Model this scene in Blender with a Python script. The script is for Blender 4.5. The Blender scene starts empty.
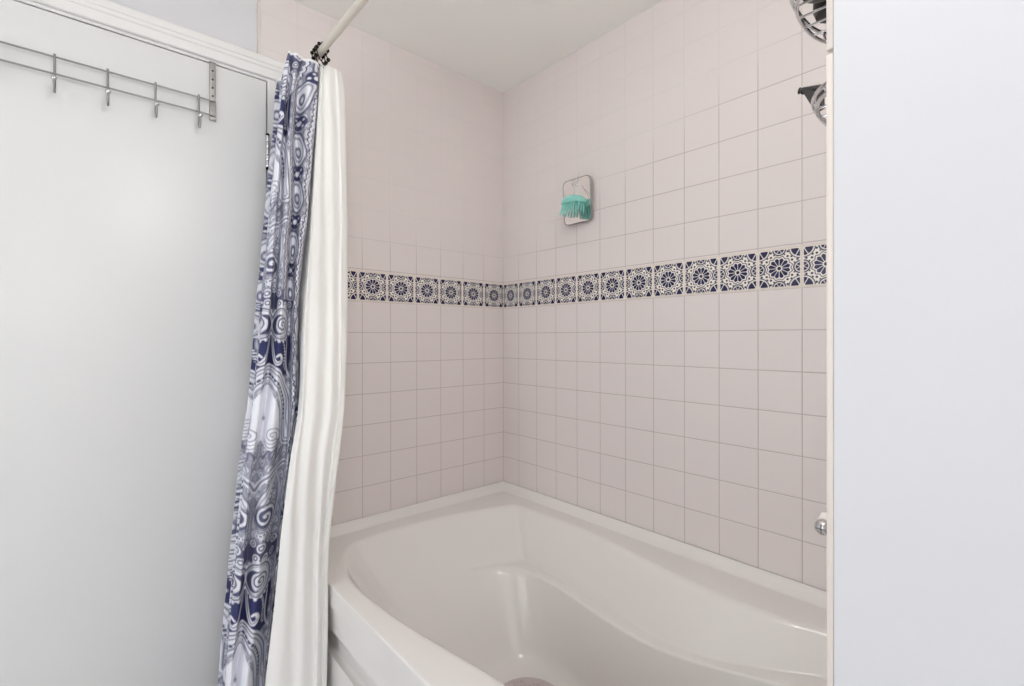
import bpy, bmesh, math, random
import numpy as np
from mathutils import Vector, Matrix

random.seed(7)
rng = np.random.default_rng(7)
T = 0.11            # wall tile pitch in metres: all layout below is counted in tiles
Z0 = 1.24           # height of the tile joint used as the zero level
COL = bpy.context.scene.collection
PI = math.pi
WINDOW_POWER, LAMP_POWER, FILL_POWER, EXPOSURE = 1.6, 16.0, 9.5, 0.44


def W(x, y, z):
    return (x * T, y * T, Z0 + z * T)


FLOOR = -Z0 / T
CEIL = 9.8

# ------------------------------------------------------------------ materials
def srgb(r, g, b):
    def f(c):
        c /= 255.0
        return c / 12.92 if c <= .04045 else ((c + .055) / 1.055) ** 2.4
    return (f(r), f(g), f(b), 1.0)


class NT:
    """small helper to write node trees as expressions"""

    def __init__(self, name):
        self.m = bpy.data.materials.new(name)
        self.m.use_nodes = True
        self.t = self.m.node_tree
        self.b = self.t.nodes['Principled BSDF']

    def node(self, kind, **kw):
        n = self.t.nodes.new(kind)
        for k, v in kw.items():
            setattr(n, k, v)
        return n

    def link(self, a, b):
        self.t.links.new(a, b)

    def put(self, sock, v):
        if isinstance(v, bpy.types.NodeSocket):
            self.t.links.new(v, sock)
        else:
            sock.default_value = v

    def math(self, op, a, b=0.0, c=None, clamp=False):
        n = self.node('ShaderNodeMath', operation=op)
        n.use_clamp = clamp
        self.put(n.inputs[0], a)
        self.put(n.inputs[1], b)
        if c is not None:
            self.put(n.inputs[2], c)
        return n.outputs[0]

    def step(self, a, lo, hi):          # smooth 0..1 between lo and hi
        n = self.node('ShaderNodeMapRange', interpolation_type='SMOOTHSTEP')
        self.put(n.inputs[0], a)
        n.inputs[1].default_value = lo
        n.inputs[2].default_value = hi
        return n.outputs[0]

    def mix(self, f, a, b):
        n = self.node('ShaderNodeMix', data_type='RGBA')
        self.put(n.inputs[0], f)
        self.put(n.inputs[6], a)
        self.put(n.inputs[7], b)
        return n.outputs[2]

    def uv(self):
        n = self.node('ShaderNodeUVMap')
        s = self.node('ShaderNodeSeparateXYZ')
        self.link(n.outputs[0], s.inputs[0])
        return s.outputs[0], s.outputs[1], n.outputs[0]

    def noise(self, scale, detail=2.0, vec=None):
        n = self.node('ShaderNodeTexNoise')
        n.inputs['Scale'].default_value = scale
        n.inputs['Detail'].default_value = detail
        if vec is None:
            c = self.node('ShaderNodeTexCoord')
            vec = c.outputs['Object']
        self.link(vec, n.inputs['Vector'])
        return n.outputs['Fac']

    def bump(self, h, strength, dist):
        n = self.node('ShaderNodeBump')
        n.inputs['Strength'].default_value = strength
        n.inputs['Distance'].default_value = dist
        self.link(h, n.inputs['Height'])
        self.link(n.outputs[0], self.b.inputs['Normal'])

    def set(self, **kw):
        for k, v in kw.items():
            self.put(self.b.inputs[k.replace('_', ' ')], v)
        return self


def plain(name, col, rough=.5, metal=0.0, noise=None, **kw):
    n = NT(name)
    if noise:
        f = n.noise(noise[0], 3)
        c = n.mix(f, tuple(x * (1 - noise[1]) for x in col[:3]) + (1,), tuple(min(1, x * (1 + noise[1])) for x in col[:3]) + (1,))
        n.set(Base_Color=c)
        if len(noise) > 2:
            n.bump(f, noise[2], .002)
    else:
        n.set(Base_Color=col)
    n.set(Roughness=rough, Metallic=metal, **kw)
    return n.m


def make_tile():
    n = NT('glazed_wall_tile')
    u, v, uv = n.uv()
    fu = n.math('FRACT', u)
    fv = n.math('FRACT', v)
    du = n.math('SUBTRACT', .5, n.math('ABSOLUTE', n.math('SUBTRACT', fu, .5)))
    dv = n.math('SUBTRACT', .5, n.math('ABSOLUTE', n.math('SUBTRACT', fv, .5)))
    d = n.math('MINIMUM', du, dv)
    face = n.step(d, .006, .014)
    cell = n.node('ShaderNodeCombineXYZ')
    n.link(n.math('FLOOR', u), cell.inputs[0])
    n.link(n.math('FLOOR', v), cell.inputs[1])
    wn = n.node('ShaderNodeTexWhiteNoise', noise_dimensions='2D')
    n.link(cell.outputs[0], wn.inputs['Vector'])
    tint = n.mix(wn.outputs['Value'], TILE_A, TILE_B)
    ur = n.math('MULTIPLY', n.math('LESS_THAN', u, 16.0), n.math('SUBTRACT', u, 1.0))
    haze_fade = n.step(n.math('SUBTRACT', v, n.math('MULTIPLY_ADD', ur, .42, .42)), 1.7, 3.2)      # bright haze painted into the grout colour, paling joints high on the walls
    grout = n.mix(haze_fade, GROUT, GROUT_HAZED)
    col = n.mix(face, grout, tint)
    n.set(Base_Color=col, Roughness=n.math('MULTIPLY_ADD', face, -.42, .75))
    prof = n.math('MULTIPLY_ADD', n.noise(9, 2), .10, n.step(d, .004, .03))
    n.bump(prof, .35, .0012)
    return n.m


def make_border():
    """navy and cream twelve petal flower tile, drawn in the tile's own UV square"""
    n = NT('painted_flower_tile')
    u, v, uv = n.uv()
    x = n.math('SUBTRACT', n.math('FRACT', u), .5)
    y = n.math('SUBTRACT', n.math('FRACT', v), .5)
    M = n.math

    def gt(a, b, w=.012):
        return n.step(M('SUBTRACT', a, b), -w, w)

    def lt(a, b, w=.012):
        return n.step(M('SUBTRACT', b, a), -w, w)

    def AND(*a):
        r = a[0]
        for k in a[1:]:
            r = M('MULTIPLY', r, k)
        return r

    def OR(*a):
        r = a[0]
        for k in a[1:]:
            r = M('MAXIMUM', r, k)
        return r
    r = M('SQRT', M('ADD', M('MULTIPLY', x, x), M('MULTIPLY', y, y)))
    th = M('ARCTAN2', y, x)
    c12 = M('COSINE', M('MULTIPLY', th, 12.0))
    s6 = M('ABSOLUTE', M('SINE', M('MULTIPLY', th, 6.0)))          # 0 on the gap between petals
    gap = M('MULTIPLY', r, s6)
    petal = AND(gt(r, .075), lt(r, M('MULTIPLY_ADD', c12, -.018, .25)), gt(gap, .042, .014))
    hub = lt(r, .048)
    ring = AND(gt(r, M('MULTIPLY_ADD', c12, -.02, .288)), lt(r, M('MULTIPLY_ADD', c12, -.02, .312)))
    # fold into one eighth for the corner fans and the edge motifs
    ax = M('ABSOLUTE', x)
    ay = M('ABSOLUTE', y)
    cx = M('SUBTRACT', .5, ax)
    cy = M('SUBTRACT', .5, ay)
    cr = M('SQRT', M('ADD', M('MULTIPLY', cx, cx), M('MULTIPLY', cy, cy)))
    ct = M('ARCTAN2', cy, cx)
    fan_gap = M('MULTIPLY', cr, M('ABSOLUTE', M('SINE', M('MULTIPLY', ct, 3.0))))
    fan = AND(gt(cr, .05), lt(cr, .225), gt(fan_gap, .03, .014))
    fanring = AND(gt(cr, .255), lt(cr, .28))
    mx = M('MAXIMUM', ax, ay)
    mn = M('MINIMUM', ax, ay)
    ex = M('SUBTRACT', .5, mx)                                       # distance to the nearest edge
    er = M('SQRT', M('ADD', M('MULTIPLY', ex, ex), M('MULTIPLY', mn, mn)))
    edge = AND(gt(er, .02), lt(er, .115), gt(M('ABSOLUTE', M('SUBTRACT', mn, M('MULTIPLY', ex, .6))), .008))
    edgering = AND(gt(er, .138), lt(er, .172), gt(r, .3))

    def dot(px, py, rad):
        dx = M('SUBTRACT', mx, px)
        dy = M('SUBTRACT', mn, py)
        return lt(M('SQRT', M('ADD', M('MULTIPLY', dx, dx), M('MULTIPLY', dy, dy))), rad)
    dots = OR(dot(.305, .20, .030), dot(.43, .205, .030), dot(.36, .125, .022), dot(.29, .29, .026))
    ink = OR(petal, hub, ring, fan, fanring, edge, edgering, dots)
    wob = n.noise(60, 2, uv)
    ink = M('MULTIPLY', ink, n.step(wob, .12, .34))
    rim = n.step(ex, .006, .02)
    rng_ = n.noise(2.5, 1, uv)
    navy = n.mix(rng_, srgb(26, 24, 60), srgb(44, 40, 92))
    tile = n.mix(ink, CREAM, navy)
    n.set(Base_Color=n.mix(rim, CREAM, tile), Roughness=.22)
    n.bump(n.step(ex, .0, .05), .4, .002)
    return n.m


TILE_A = srgb(226, 218, 216)
TILE_B = srgb(227, 219, 217)
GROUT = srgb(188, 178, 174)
GROUT_HAZED = srgb(222, 216, 212)
CREAM = srgb(238, 233, 225)


def make_plaster(name, col, scale, strength, rough=.6):
    n = NT(name)
    f = n.noise(scale, 4)
    g = n.noise(scale * .13, 2)
    h = n.math('ADD', n.math('MULTIPLY', f, .5), n.step(g, .45, .7))
    n.set(Base_Color=col, Roughness=rough)
    n.bump(h, strength, .003)
    return n.m


M = {
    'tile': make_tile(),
    'border': make_border(),
    'wall': make_plaster('white_wall_paint', srgb(216, 216, 219), 30, .12, .5),
    'ceil': make_plaster('ceiling_plaster', srgb(247, 247, 242), 18, .5, .7),
    'trim': plain('gloss_white_trim', srgb(232, 231, 229), .32, noise=(6, .012)),
    'door': plain('white_door_paint', srgb(224, 224, 223), .34, noise=(2.2, .02, .05)),
    'bull': plain('cream_bullnose_tile', srgb(222, 212, 204), .3, noise=(9, .04)),
    'tub': plain('white_tub_acrylic', srgb(229, 226, 223), .13, noise=(1.5, .015), Coat_Weight=0.0),
    'chrome': plain('polished_chrome', srgb(215, 215, 217), .12, 1.0, noise=(20, .05)),
    'nickel': plain('brushed_nickel', srgb(150, 149, 147), .45, .85, noise=(40, .12)),
    'rod': plain('cream_painted_rod', srgb(222, 216, 203), .35, noise=(12, .03)),
    'bronze': plain('dark_bronze', srgb(38, 33, 30), .35, .8, noise=(60, .2)),
    'black': plain('black_plastic', srgb(30, 28, 27), .3, noise=(30, .2)),
    'soap': plain('grey_brown_soap', srgb(128, 110, 105), .55, noise=(25, .2)),
    'liner': plain('white_liner_cloth', srgb(238, 237, 234), .62, noise=(3, .015, .08)),
    'teal': plain('teal_silicone', srgb(140, 208, 198), .4, noise=(30, .08), Subsurface_Weight=.15, Subsurface_Radius=(.01, .02, .02)),
    'dark_teal': plain('dark_teal_plastic', srgb(45, 95, 92), .4, noise=(30, .08)),
    'mirror': plain('mirror_glass', (.96, .96, .95, 1), .03, 1.0, noise=(3, .01)),
    'clear': plain('clear_acrylic', srgb(240, 240, 240), .06, noise=(9, .01), Transmission_Weight=.7, IOR=1.45),
    'knob': plain('milky_acrylic', srgb(236, 232, 228), .15, noise=(9, .02)),
    'mat': plain('grey_rubber_mat', srgb(192, 180, 179), .28, noise=(120, .15, .3)),
    'floor': plain('pale_floor_vinyl', srgb(226, 225, 226), .4, noise=(5, .06)),
}


# ------------------------------------------------------------------ mesh helpers
def link(o, parent=None):
    COL.objects.link(o)
    if parent is not None:
        o.parent = parent
        o.matrix_parent_inverse = Matrix.Translation(parent.location).inverted()
    return o


class MB:
    """collects geometry (metres) for ONE mesh object"""

    def __init__(self):
        self.v = []
        self.f = []
        self.uv = []

    def add(self, vs, fs, uvs=None):
        b = len(self.v)
        self.v += [tuple(p) for p in vs]
        self.f += [tuple(b + i for i in q) for q in fs]
        self.uv += uvs if uvs else [None] * len(fs)
        return self

    def box(self, a, b, bev=0.0, conv=True):
        if conv:
            a, b = W(*a), W(*b)
        lo = [min(a[i], b[i]) for i in range(3)]
        hi = [max(a[i], b[i]) for i in range(3)]
        bm = bmesh.new()
        bmesh.ops.create_cube(bm, size=1)
        for q in bm.verts:
            q.co = Vector([(lo[i] + hi[i]) / 2 + q.co[i] * (hi[i] - lo[i]) for i in range(3)])
        if bev:
            bmesh.ops.bevel(bm, geom=bm.edges[:], offset=bev, segments=2, profile=.6, affect='EDGES')
        bm.verts.index_update()
        self.add([q.co for q in bm.verts], [[q.index for q in f.verts] for f in bm.faces])
        bm.free()
        return self

    def tube(self, pts, rad, n=10, closed=False, cap=True):
        pts = [Vector(p) for p in pts]
        k = len(pts)
        rads = rad if isinstance(rad, (list, tuple)) else [rad] * k
        up = None
        rings = []
        for i in range(k):
            a = pts[(i - 1) % k] if closed or i > 0 else pts[i]
            c = pts[(i + 1) % k] if closed or i < k - 1 else pts[i]
            t = (c - a).normalized()
            if up is None:
                up = t.orthogonal().normalized()
            up = (up - t * up.dot(t))
            up = up.normalized() if up.length > 1e-6 else t.orthogonal().normalized()
            s = t.cross(up)
            rings.append([pts[i] + (up * math.cos(2 * PI * j / n) + s * math.sin(2 * PI * j / n)) * rads[i] for j in range(n)])
        vs = [p for r in rings for p in r]
        fs = []
        for i in range(k if closed else k - 1):
            i2 = (i + 1) % k
            for j in range(n):
                j2 = (j + 1) % n
                fs.append((i * n + j, i * n + j2, i2 * n + j2, i2 * n + j))
        if cap and not closed:
            fs.append(tuple(range(n - 1, -1, -1)))
            fs.append(tuple((k - 1) * n + j for j in range(n)))
        return self.add(vs, fs)

    def lathe(self, prof, origin, axis, n=24):
        """prof: list of (radius, height) about axis"""
        ax = Vector(axis).normalized()
        a = ax.orthogonal().normalized()
        b = ax.cross(a)
        o = Vector(origin)
        vs = []
        fs = []
        for r, h in prof:
            for j in range(n):
                t = 2 * PI * j / n
                vs.append(o + ax * h + (a * math.cos(t) + b * math.sin(t)) * max(r, 1e-5))
        for i in range(len(prof) - 1):
            for j in range(n):
                j2 = (j + 1) % n
                fs.append((i * n + j, i * n + j2, (i + 1) * n + j2, (i + 1) * n + j))
        fs.append(tuple(range(n - 1, -1, -1)))
        fs.append(tuple((len(prof) - 1) * n + j for j in range(n)))
        return self.add(vs, fs)

    def ball(self, c, r, sx=1, sy=1, sz=1, n=12):
        vs = []
        fs = []
        for i in range(n + 1):
            p = PI * i / n
            for j in range(2 * n):
                t = PI * j / n
                vs.append((c[0] + r * sx * math.sin(p) * math.cos(t), c[1] + r * sy * math.sin(p) * math.sin(t), c[2] + r * sz * math.cos(p)))
        for i in range(n):
            for j in range(2 * n):
                j2 = (j + 1) % (2 * n)
                fs.append((i * 2 * n + j, (i + 1) * 2 * n + j, (i + 1) * 2 * n + j2, i * 2 * n + j2))
        return self.add(vs, fs)

    def prism(self, outline, z0, z1, frame):
        """closed outline of 2D points extruded from z0 to z1; frame maps (a, b, c) to world"""
        n = len(outline)
        vs = [frame(a, b, z0) for a, b in outline] + [frame(a, b, z1) for a, b in outline]
        fs = [tuple(range(n - 1, -1, -1)), tuple(range(n, 2 * n))]
        fs += [(i, (i + 1) % n, n + (i + 1) % n, n + i) for i in range(n)]
        return self.add(vs, fs)

    def build(self, name, mat, parent=None, smooth=True, kind=None, sharp=35, fix=True):
        me = bpy.data.meshes.new(name)
        me.from_pydata(self.v, [], self.f)
        if any(u is not None for u in self.uv):
            l = me.uv_layers.new(name='UVMap')
            for p, u in zip(me.polygons, self.uv):
                for k, li in enumerate(p.loop_indices):
                    l.data[li].uv = u[k] if u else (0.5, 0.5)
        bm = bmesh.new()
        bm.from_mesh(me)
        bmesh.ops.remove_doubles(bm, verts=bm.verts, dist=1e-6)
        if fix:
            bmesh.ops.recalc_face_normals(bm, faces=bm.faces)
        bm.to_mesh(me)
        bm.free()
        if smooth:
            me.shade_smooth()
            me.set_sharp_from_angle(angle=math.radians(sharp))
        me.materials.append(mat)
        o = bpy.data.objects.new(name, me)
        link(o, parent)
        if kind:
            o['kind'] = kind
        return o


def empty(name, loc, label=None, cat=None, group=None, kind=None):
    o = bpy.data.objects.new(name, None)
    o.empty_display_size = .05
    o.location = loc
    link(o)
    return tag(o, label, cat, group, kind)


def tag(o, label=None, cat=None, group=None, kind=None):
    for k, v in (('label', label), ('category', cat), ('group', group), ('kind', kind)):
        if v:
            o[k] = v
    return o


def catmull(pts, n, closed=False):
    """points resampled by a Catmull-Rom curve, n samples per span"""
    P = np.array(pts, float)
    k = len(P)
    out = []
    for i in range(k if closed else k - 1):
        if closed:
            p0, p1, p2, p3 = P[(i - 1) % k], P[i], P[(i + 1) % k], P[(i + 2) % k]
        else:
            p1, p2 = P[i], P[i + 1]
            p0 = P[i - 1] if i > 0 else 2 * p1 - p2
            p3 = P[i + 2] if i + 2 < k else 2 * p2 - p1
        for j in range(n):
            t = j / n
            out.append(.5 * ((2 * p1) + (p2 - p0) * t + (2 * p0 - 5 * p1 + 4 * p2 - p3) * t * t + (3 * p1 - p0 - 3 * p2 + p3) * t ** 3))
    if not closed:
        out.append(P[-1])
    return np.array(out)


def rrect(w, h, r, n=6):
    pts = []
    for cx, cy, a0 in ((w / 2 - r, h / 2 - r, 0), (-w / 2 + r, h / 2 - r, 90), (-w / 2 + r, -h / 2 + r, 180), (w / 2 - r, -h / 2 + r, 270)):
        for i in range(n + 1):
            a = math.radians(a0 + 90 * i / n)
            pts.append((cx + r * math.cos(a), cy + r * math.sin(a)))
    return pts


# ------------------------------------------------------------------ the room
XP = 13.75            # tub side face of the partition at the tap end
YP = -8.44            # its outer end
XR, YF = 24.0, -25.0  # far sides of the room, behind the camera
TUBY = -8.25          # outer edge of the tub rim


def quad(mb, p, uv):
    mb.add([W(*q) for q in p], [(0, 1, 2, 3)], [uv])


def tiled(name, parent, axis, length, off, flip, strips, mat):
    """tile skin on a wall: axis 'x' lies in y = 0, axis 'y' lies in x = const"""
    mb = MB()
    for z0, z1, v0, v1, a0, a1 in strips:
        p = []
        for a, z in ((a0, z0), (a1, z0), (a1, z1), (a0, z1)):
            p.append(axis(a, z))
        uv = [(a - off, v) for a, v in ((a0, v0), (a1, v0), (a1, v1), (a0, v1))]
        quad(mb, p, uv)
    return mb.build(name, mat, parent, smooth=False, fix=False)


BT, BB = 2.03, 1.02     # the decorated border course: top and bottom


def strips(a0, a1, zlo):
    return [(zlo, BB, zlo, 1.0, a0, a1), (BT, CEIL, BT - .08, CEIL - .08, a0, a1)]


def border(name, parent, axis, cuts, sign):
    mb = MB()
    for a0, a1 in cuts:
        w = 1.0
        g = .028
        sg = 1 if a1 > a0 else -1
        b0, b1 = a0 + g * sg, a1 - g * sg
        f0 = 0.0
        if abs(a1 - a0) < .97:                      # a cut tile keeps only part of its pattern
            f0 = .02
        z0, z1 = BB + .045, BT - .045
        d = .012
        c = [(b0, z0), (b1, z0), (b1, z1), (b0, z1)]
        front = [axis(a, z, d) for a, z in c]
        back = [axis(a, z, -.01) for a, z in c]
        vs = [W(*q) for q in front + back]
        uq = [(f0, 0), (.9999, 0), (.9999, .9999), (f0, .9999)]
        e = [(0.001, 0.001)] * 4
        mb.add(vs, [(0, 1, 2, 3), (0, 4, 5, 1), (1, 5, 6, 2), (2, 6, 7, 3), (3, 7, 4, 0)], [uq, e, e, e, e])
    o = mb.build(name, M['border'], parent, smooth=False)
    # the pale joint around the flower tiles
    jb = MB()
    a0, a1 = cuts[0][0], cuts[-1][1]
    quad(jb, [axis(a0, BB, .002), axis(a1, BB, .002), axis(a1, BT, .002), axis(a0, BT, .002)], [(0, 0)] * 4)
    jb.build('border_joint', M['bull'], o, smooth=False)
    return o


# back wall (long side of the tub)
wall_back = MB().box((-2, 0, FLOOR), (XP + 2, 1.2, CEIL + 1)).build('wall_back', M['wall'], smooth=False, kind='structure')
axB = lambda a, z, d=.02: (a, -d, z)
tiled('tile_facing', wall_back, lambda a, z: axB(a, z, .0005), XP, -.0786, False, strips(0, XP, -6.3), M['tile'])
xs = [0, .92] + [.9214 + i for i in range(1, 13)] + [XP]
border('decorative_tile_border', wall_back, axB and (lambda a, z, d: (a, -d, z)), list(zip(xs[:-1], xs[1:])), 1)

# left wall: tub end and door
DOOR_R, DOOR_L, DOOR_T = -8.616, -16.1, 7.26
wl = MB()
wl.box((-1.2, 1.0, FLOOR), (-.0, DOOR_R, CEIL + 1))
wl.box((-1.2, DOOR_R, DOOR_T), (-.07, DOOR_L, CEIL + 1))
wl.box((-1.2, DOOR_L, FLOOR), (-.07, YF - 1.2, CEIL + 1))
wall_left = wl.build('wall_left', M['wall'], smooth=False, kind='structure')
tl = MB()
for z0, z1, v0, v1, a0, a1 in [(-6.3, BB, -6.3, 1.0, 0, -8.3), (BT, 7.7, BT - .08, 7.62, 0, -8.3), (7.7, CEIL, 7.62, CEIL - .08, 0, -9.05)]:
    quad(tl, [(.0005, a0, z0), (.0005, a1, z0), (.0005, a1, z1), (.0005, a0, z1)], [(-a - 1.0195 + 20, v) for a, v in ((a0, v0), (a1, v0), (a1, v1), (a0, v1))])
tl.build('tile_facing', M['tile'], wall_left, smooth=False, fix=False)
ys = [0, -1.018, -2.06, -3.086, -4.114, -5.153, -6.17, -7.19, -8.2]
border('decorative_tile_border', wall_left, lambda a, z, d: (d, a, z), list(zip(ys[:-1], ys[1:])), 1)
MB().box((-.07, -9.04, 7.7), (.03, -9.10, CEIL), .002).build('bullnose_edge', M['bull'], wall_left)

# partition at the tap end and the room beyond it
wall_right = MB().box((XP + .045, 0, FLOOR), (XR, YP, CEIL + 1)).build('wall_right', M['wall'], smooth=False, kind='structure')
tp = MB()
tp.box((XP, 0, -6.3), (XP + .05, YP + .03, CEIL))
tpo = tp.build('tile_facing', M['bull'], wall_right, smooth=False)
cuts = [FLOOR, -9.1, -6.0, 2.03, 9.8]
for c0, c1 in zip(cuts[:-1], cuts[1:]):
    MB().box((XP - .004, YP + .9, c0 + .015), (XP + .044, YP - .012, c1 - .015), .0018).build('bullnose_tile', M['bull'], wall_right)
wr2 = MB().box((XR, YP, FLOOR), (XR + 1, YF, CEIL + 1)).build('wall_side', M['wall'], smooth=False, kind='structure')
WX0, WX1, WZ0, WZ1 = 3.5, 14.0, -6.5, 7.0
wf = MB()
wf.box((-.07, YF, FLOOR), (WX0, YF - 1.2, CEIL + 1)).box((WX1, YF, FLOOR), (XR + 1, YF - 1.2, CEIL + 1))
wf.box((WX0, YF, FLOOR), (WX1, YF - 1.2, WZ0)).box((WX0, YF, WZ1), (WX1, YF - 1.2, CEIL + 1))
wf.build('wall_front', M['wall'], smooth=False, kind='structure')
MB().box((-1.2, 1.2, FLOOR - 1), (XR + 1, YF - 1.2, FLOOR)).build('floor', M['floor'], smooth=False, kind='structure')
MB().box((-.0, .0, CEIL), (XR, YF, CEIL + .8)).build('ceiling', M['ceil'], smooth=False, kind='structure')
# thin sealant bead where the tiles meet the ceiling
bd = MB()
bd.tube([W(.02, -.02, CEIL - .01), W(XP, -.02, CEIL - .01)], .0022, 6)
bd.build('sealant_bead', M['trim'], wall_back)

# window behind the camera: frosted, daylight comes through it
win = MB()
for a, b in (((WX0, YF - .1, WZ0), (WX0 + .5, YF + .15, WZ1)), ((WX1 - .5, YF - .1, WZ0), (WX1, YF + .15, WZ1)), ((WX0, YF - .1, WZ0), (WX1, YF + .15, WZ0 + .5)),
             ((WX0, YF - .1, WZ1 - .5), (WX1, YF + .15, WZ1)), ((WX0, YF - .1, 2.3), (WX1, YF + .1, 2.8))):
    win.box(a, b, .004)
window = win.build('window_1', M['trim'], smooth=True, kind='structure')
fg = NT('frosted_daylit_glass')
fg.set(Base_Color=(.9, .92, .95, 1), Roughness=.4, Emission_Color=(.93, .965, 1.0, 1), Emission_Strength=WINDOW_POWER)
MB().box((WX0 + .4, YF - .02, WZ0 + .4), (WX1 - .4, YF + .02, WZ1 - .4)).build('frosted_pane', fg.m, window, smooth=False)

# flush ceiling lamp in the room
lamp = empty('ceiling_lamp', W(12.6, -9.7, CEIL), 'white glass globe lamp on a short stem below the ceiling in front of the tub', 'lamp')
c = W(12.6, -9.7, CEIL)
MB().lathe([(.075, 0), (.075, -.018), (.06, -.028), (.012, -.034), (.012, -.11), (.045, -.115), (.045, -.135)], c, (0, 0, 1), 40).build('lamp_stem', M['nickel'], lamp)
gl = NT('white_lamp_glass')
gl.set(Base_Color=(.95, .94, .92, 1), Roughness=.4, Emission_Color=(1.0, .992, .98, 1), Emission_Strength=LAMP_POWER)
R_ = .115
MB().lathe([(R_ * math.sin(a), -.135 + .01 - R_ + R_ * math.cos(a)) for a in [math.radians(20 + 160 * k / 16) for k in range(17)]], c, (0, 0, 1), 40).build('lamp_globe', gl.m, lamp)

# unseen globe bar added on the side wall to brighten door and tub end
vy, vz = -15.5, 5.0
fill_bar = empty('added_fill_light', W(XR, vy, vz), 'added unseen three globe fill light on the side wall facing the door', 'fill light')
MB().box((XR - .2, vy - 3.0, vz - .45), (XR, vy + 3.0, vz + .45), .006).build('back_plate', M['nickel'], fill_bar)
vg = NT('fill_globe_glass')
vg.set(Base_Color=(.95, .94, .93, 1), Roughness=.4, Emission_Color=(1.0, .995, .99, 1), Emission_Strength=FILL_POWER)
for k in (-2, 0, 2):
    c = W(XR - .2, vy + k, vz)
    st = MB().lathe([(.03, 0), (.03, .008), (.016, .016), (.016, .05), (.03, .055), (.03, .065)], c, (-1, 0, 0), 24).build('socket', M['nickel'], fill_bar)
    MB().lathe([(.085 * math.sin(a), .062 + .085 - .085 * math.cos(a)) for a in [math.radians(18 + 162 * q / 16) for q in range(17)]], c, (-1, 0, 0), 28).build('globe', vg.m, st)

# ------------------------------------------------------------------ door, casing
DY0, DY1, DZ1 = -8.875, -15.85, 7.15
door = MB().box((-.36, DY0, FLOOR + .09), (0, DY1, DZ1), .0018).build('door_1', M['door'], kind='structure')
for zc in (5.145, -10.0, -2.3):
    h = MB()
    h.box((-.1, DY0 + .045, zc - .45), (.004, DY0 - .012, zc + .45))
    hinge = h.build('hinge', M['nickel'], door)
    kb = MB()
    for i in range(5):
        a = zc - .45 + i * .18
        c0 = W(.055, DY0 + .02, a + .006)
        kb.lathe([(.0062, 0), (.0066, .001), (.0066, .0175), (.0062, .0185)], c0, (0, 0, 1), 14)
    kb.build('barrel', M['chrome'], hinge)
    pb = MB()
    pb.lathe([(.003, 0), (.0058, .002), (.0058, .005), (.002, .008)], W(.055, DY0 + .02, zc + .45), (0, 0, 1), 12)
    pb.lathe([(.003, 0), (.0058, -.002), (.0058, -.005), (.002, -.008)], W(.055, DY0 + .02, zc - .45), (0, 0, 1), 12)
    pb.build('pin', M['bronze'], hinge)
kn = MB()
kn.lathe([(.032, 0), (.032, .006), (.014, .012), (.012, .03), (.022, .038), (.028, .05), (.026, .062), (.012, .068), (0, .069)], W(0, -15.3, -2.6), (1, 0, 0), 28)
kn.build('door_knob', M['nickel'], door)
# jamb and casing
jb = MB()
jb.box((-1.0, DOOR_R, FLOOR), (-.02, DY0 + .035, DOOR_T + .03))
jb.box((-1.0, DY0 + .034, DZ1 + .04), (-.021, DY1 - .034, DOOR_T + .02))
jb.box((-1.0, DOOR_L, FLOOR), (-.02, DY1 - .035, DOOR_T))
jb.box((-.55, DY0 + .1, FLOOR), (-.40, DY0 - .1, DOOR_T), 0)      # stop behind the slab
jb.box((-.55, DY0, DZ1 - .1), (-.40, DY1, DOOR_T), 0)
jb.build('trim_1', M['trim'], smooth=False, kind='structure')


def casing(path, name):
    """moulded casing swept round the opening; profile is (outward from opening, proud of wall)"""
    prof = [(0, 0), (0, .085), (.02, .105), (.17, .115), (.19, .14), (.22, .15), (.25, .145), (.27, .165), (.385, .17), (.41, .15), (.41, 0)]
    mb = MB()
    rows = []
    for (py, pz), (oy, oz) in path:
        rows.append([W(-.02 + d, py + oy * a, pz + oz * a) for a, d in prof])
    n = len(prof)
    vs = [p for r in rows for p in r]
    fs = []
    for i in range(len(rows) - 1):
        for j in range(n - 1):
            fs.append((i * n + j, i * n + j + 1, (i + 1) * n + j + 1, (i + 1) * n + j))
    mb.add(vs, fs)
    return mb.build(name, M['trim'], smooth=True, kind='structure', sharp=25)


casing([((DOOR_R, FLOOR), (1, 0)), ((DOOR_R, DOOR_T), (1, 1.32)), ((DOOR_L, DOOR_T), (-1, 1.32)), ((DOOR_L, FLOOR), (-1, 0))], 'trim_2')
MB().box((0, -24.9, FLOOR), (-.07, DOOR_L - .42, FLOOR + .8)).box((-.07, -24.9, FLOOR), (.06, DOOR_L - .42, FLOOR + .8), .002).build('baseboard_left', M['trim'], kind='structure')
MB().box((XP + .1, YP, FLOOR), (XR, YP - .12, FLOOR + .8), .002).build('baseboard_right', M['trim'], kind='structure')

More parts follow.
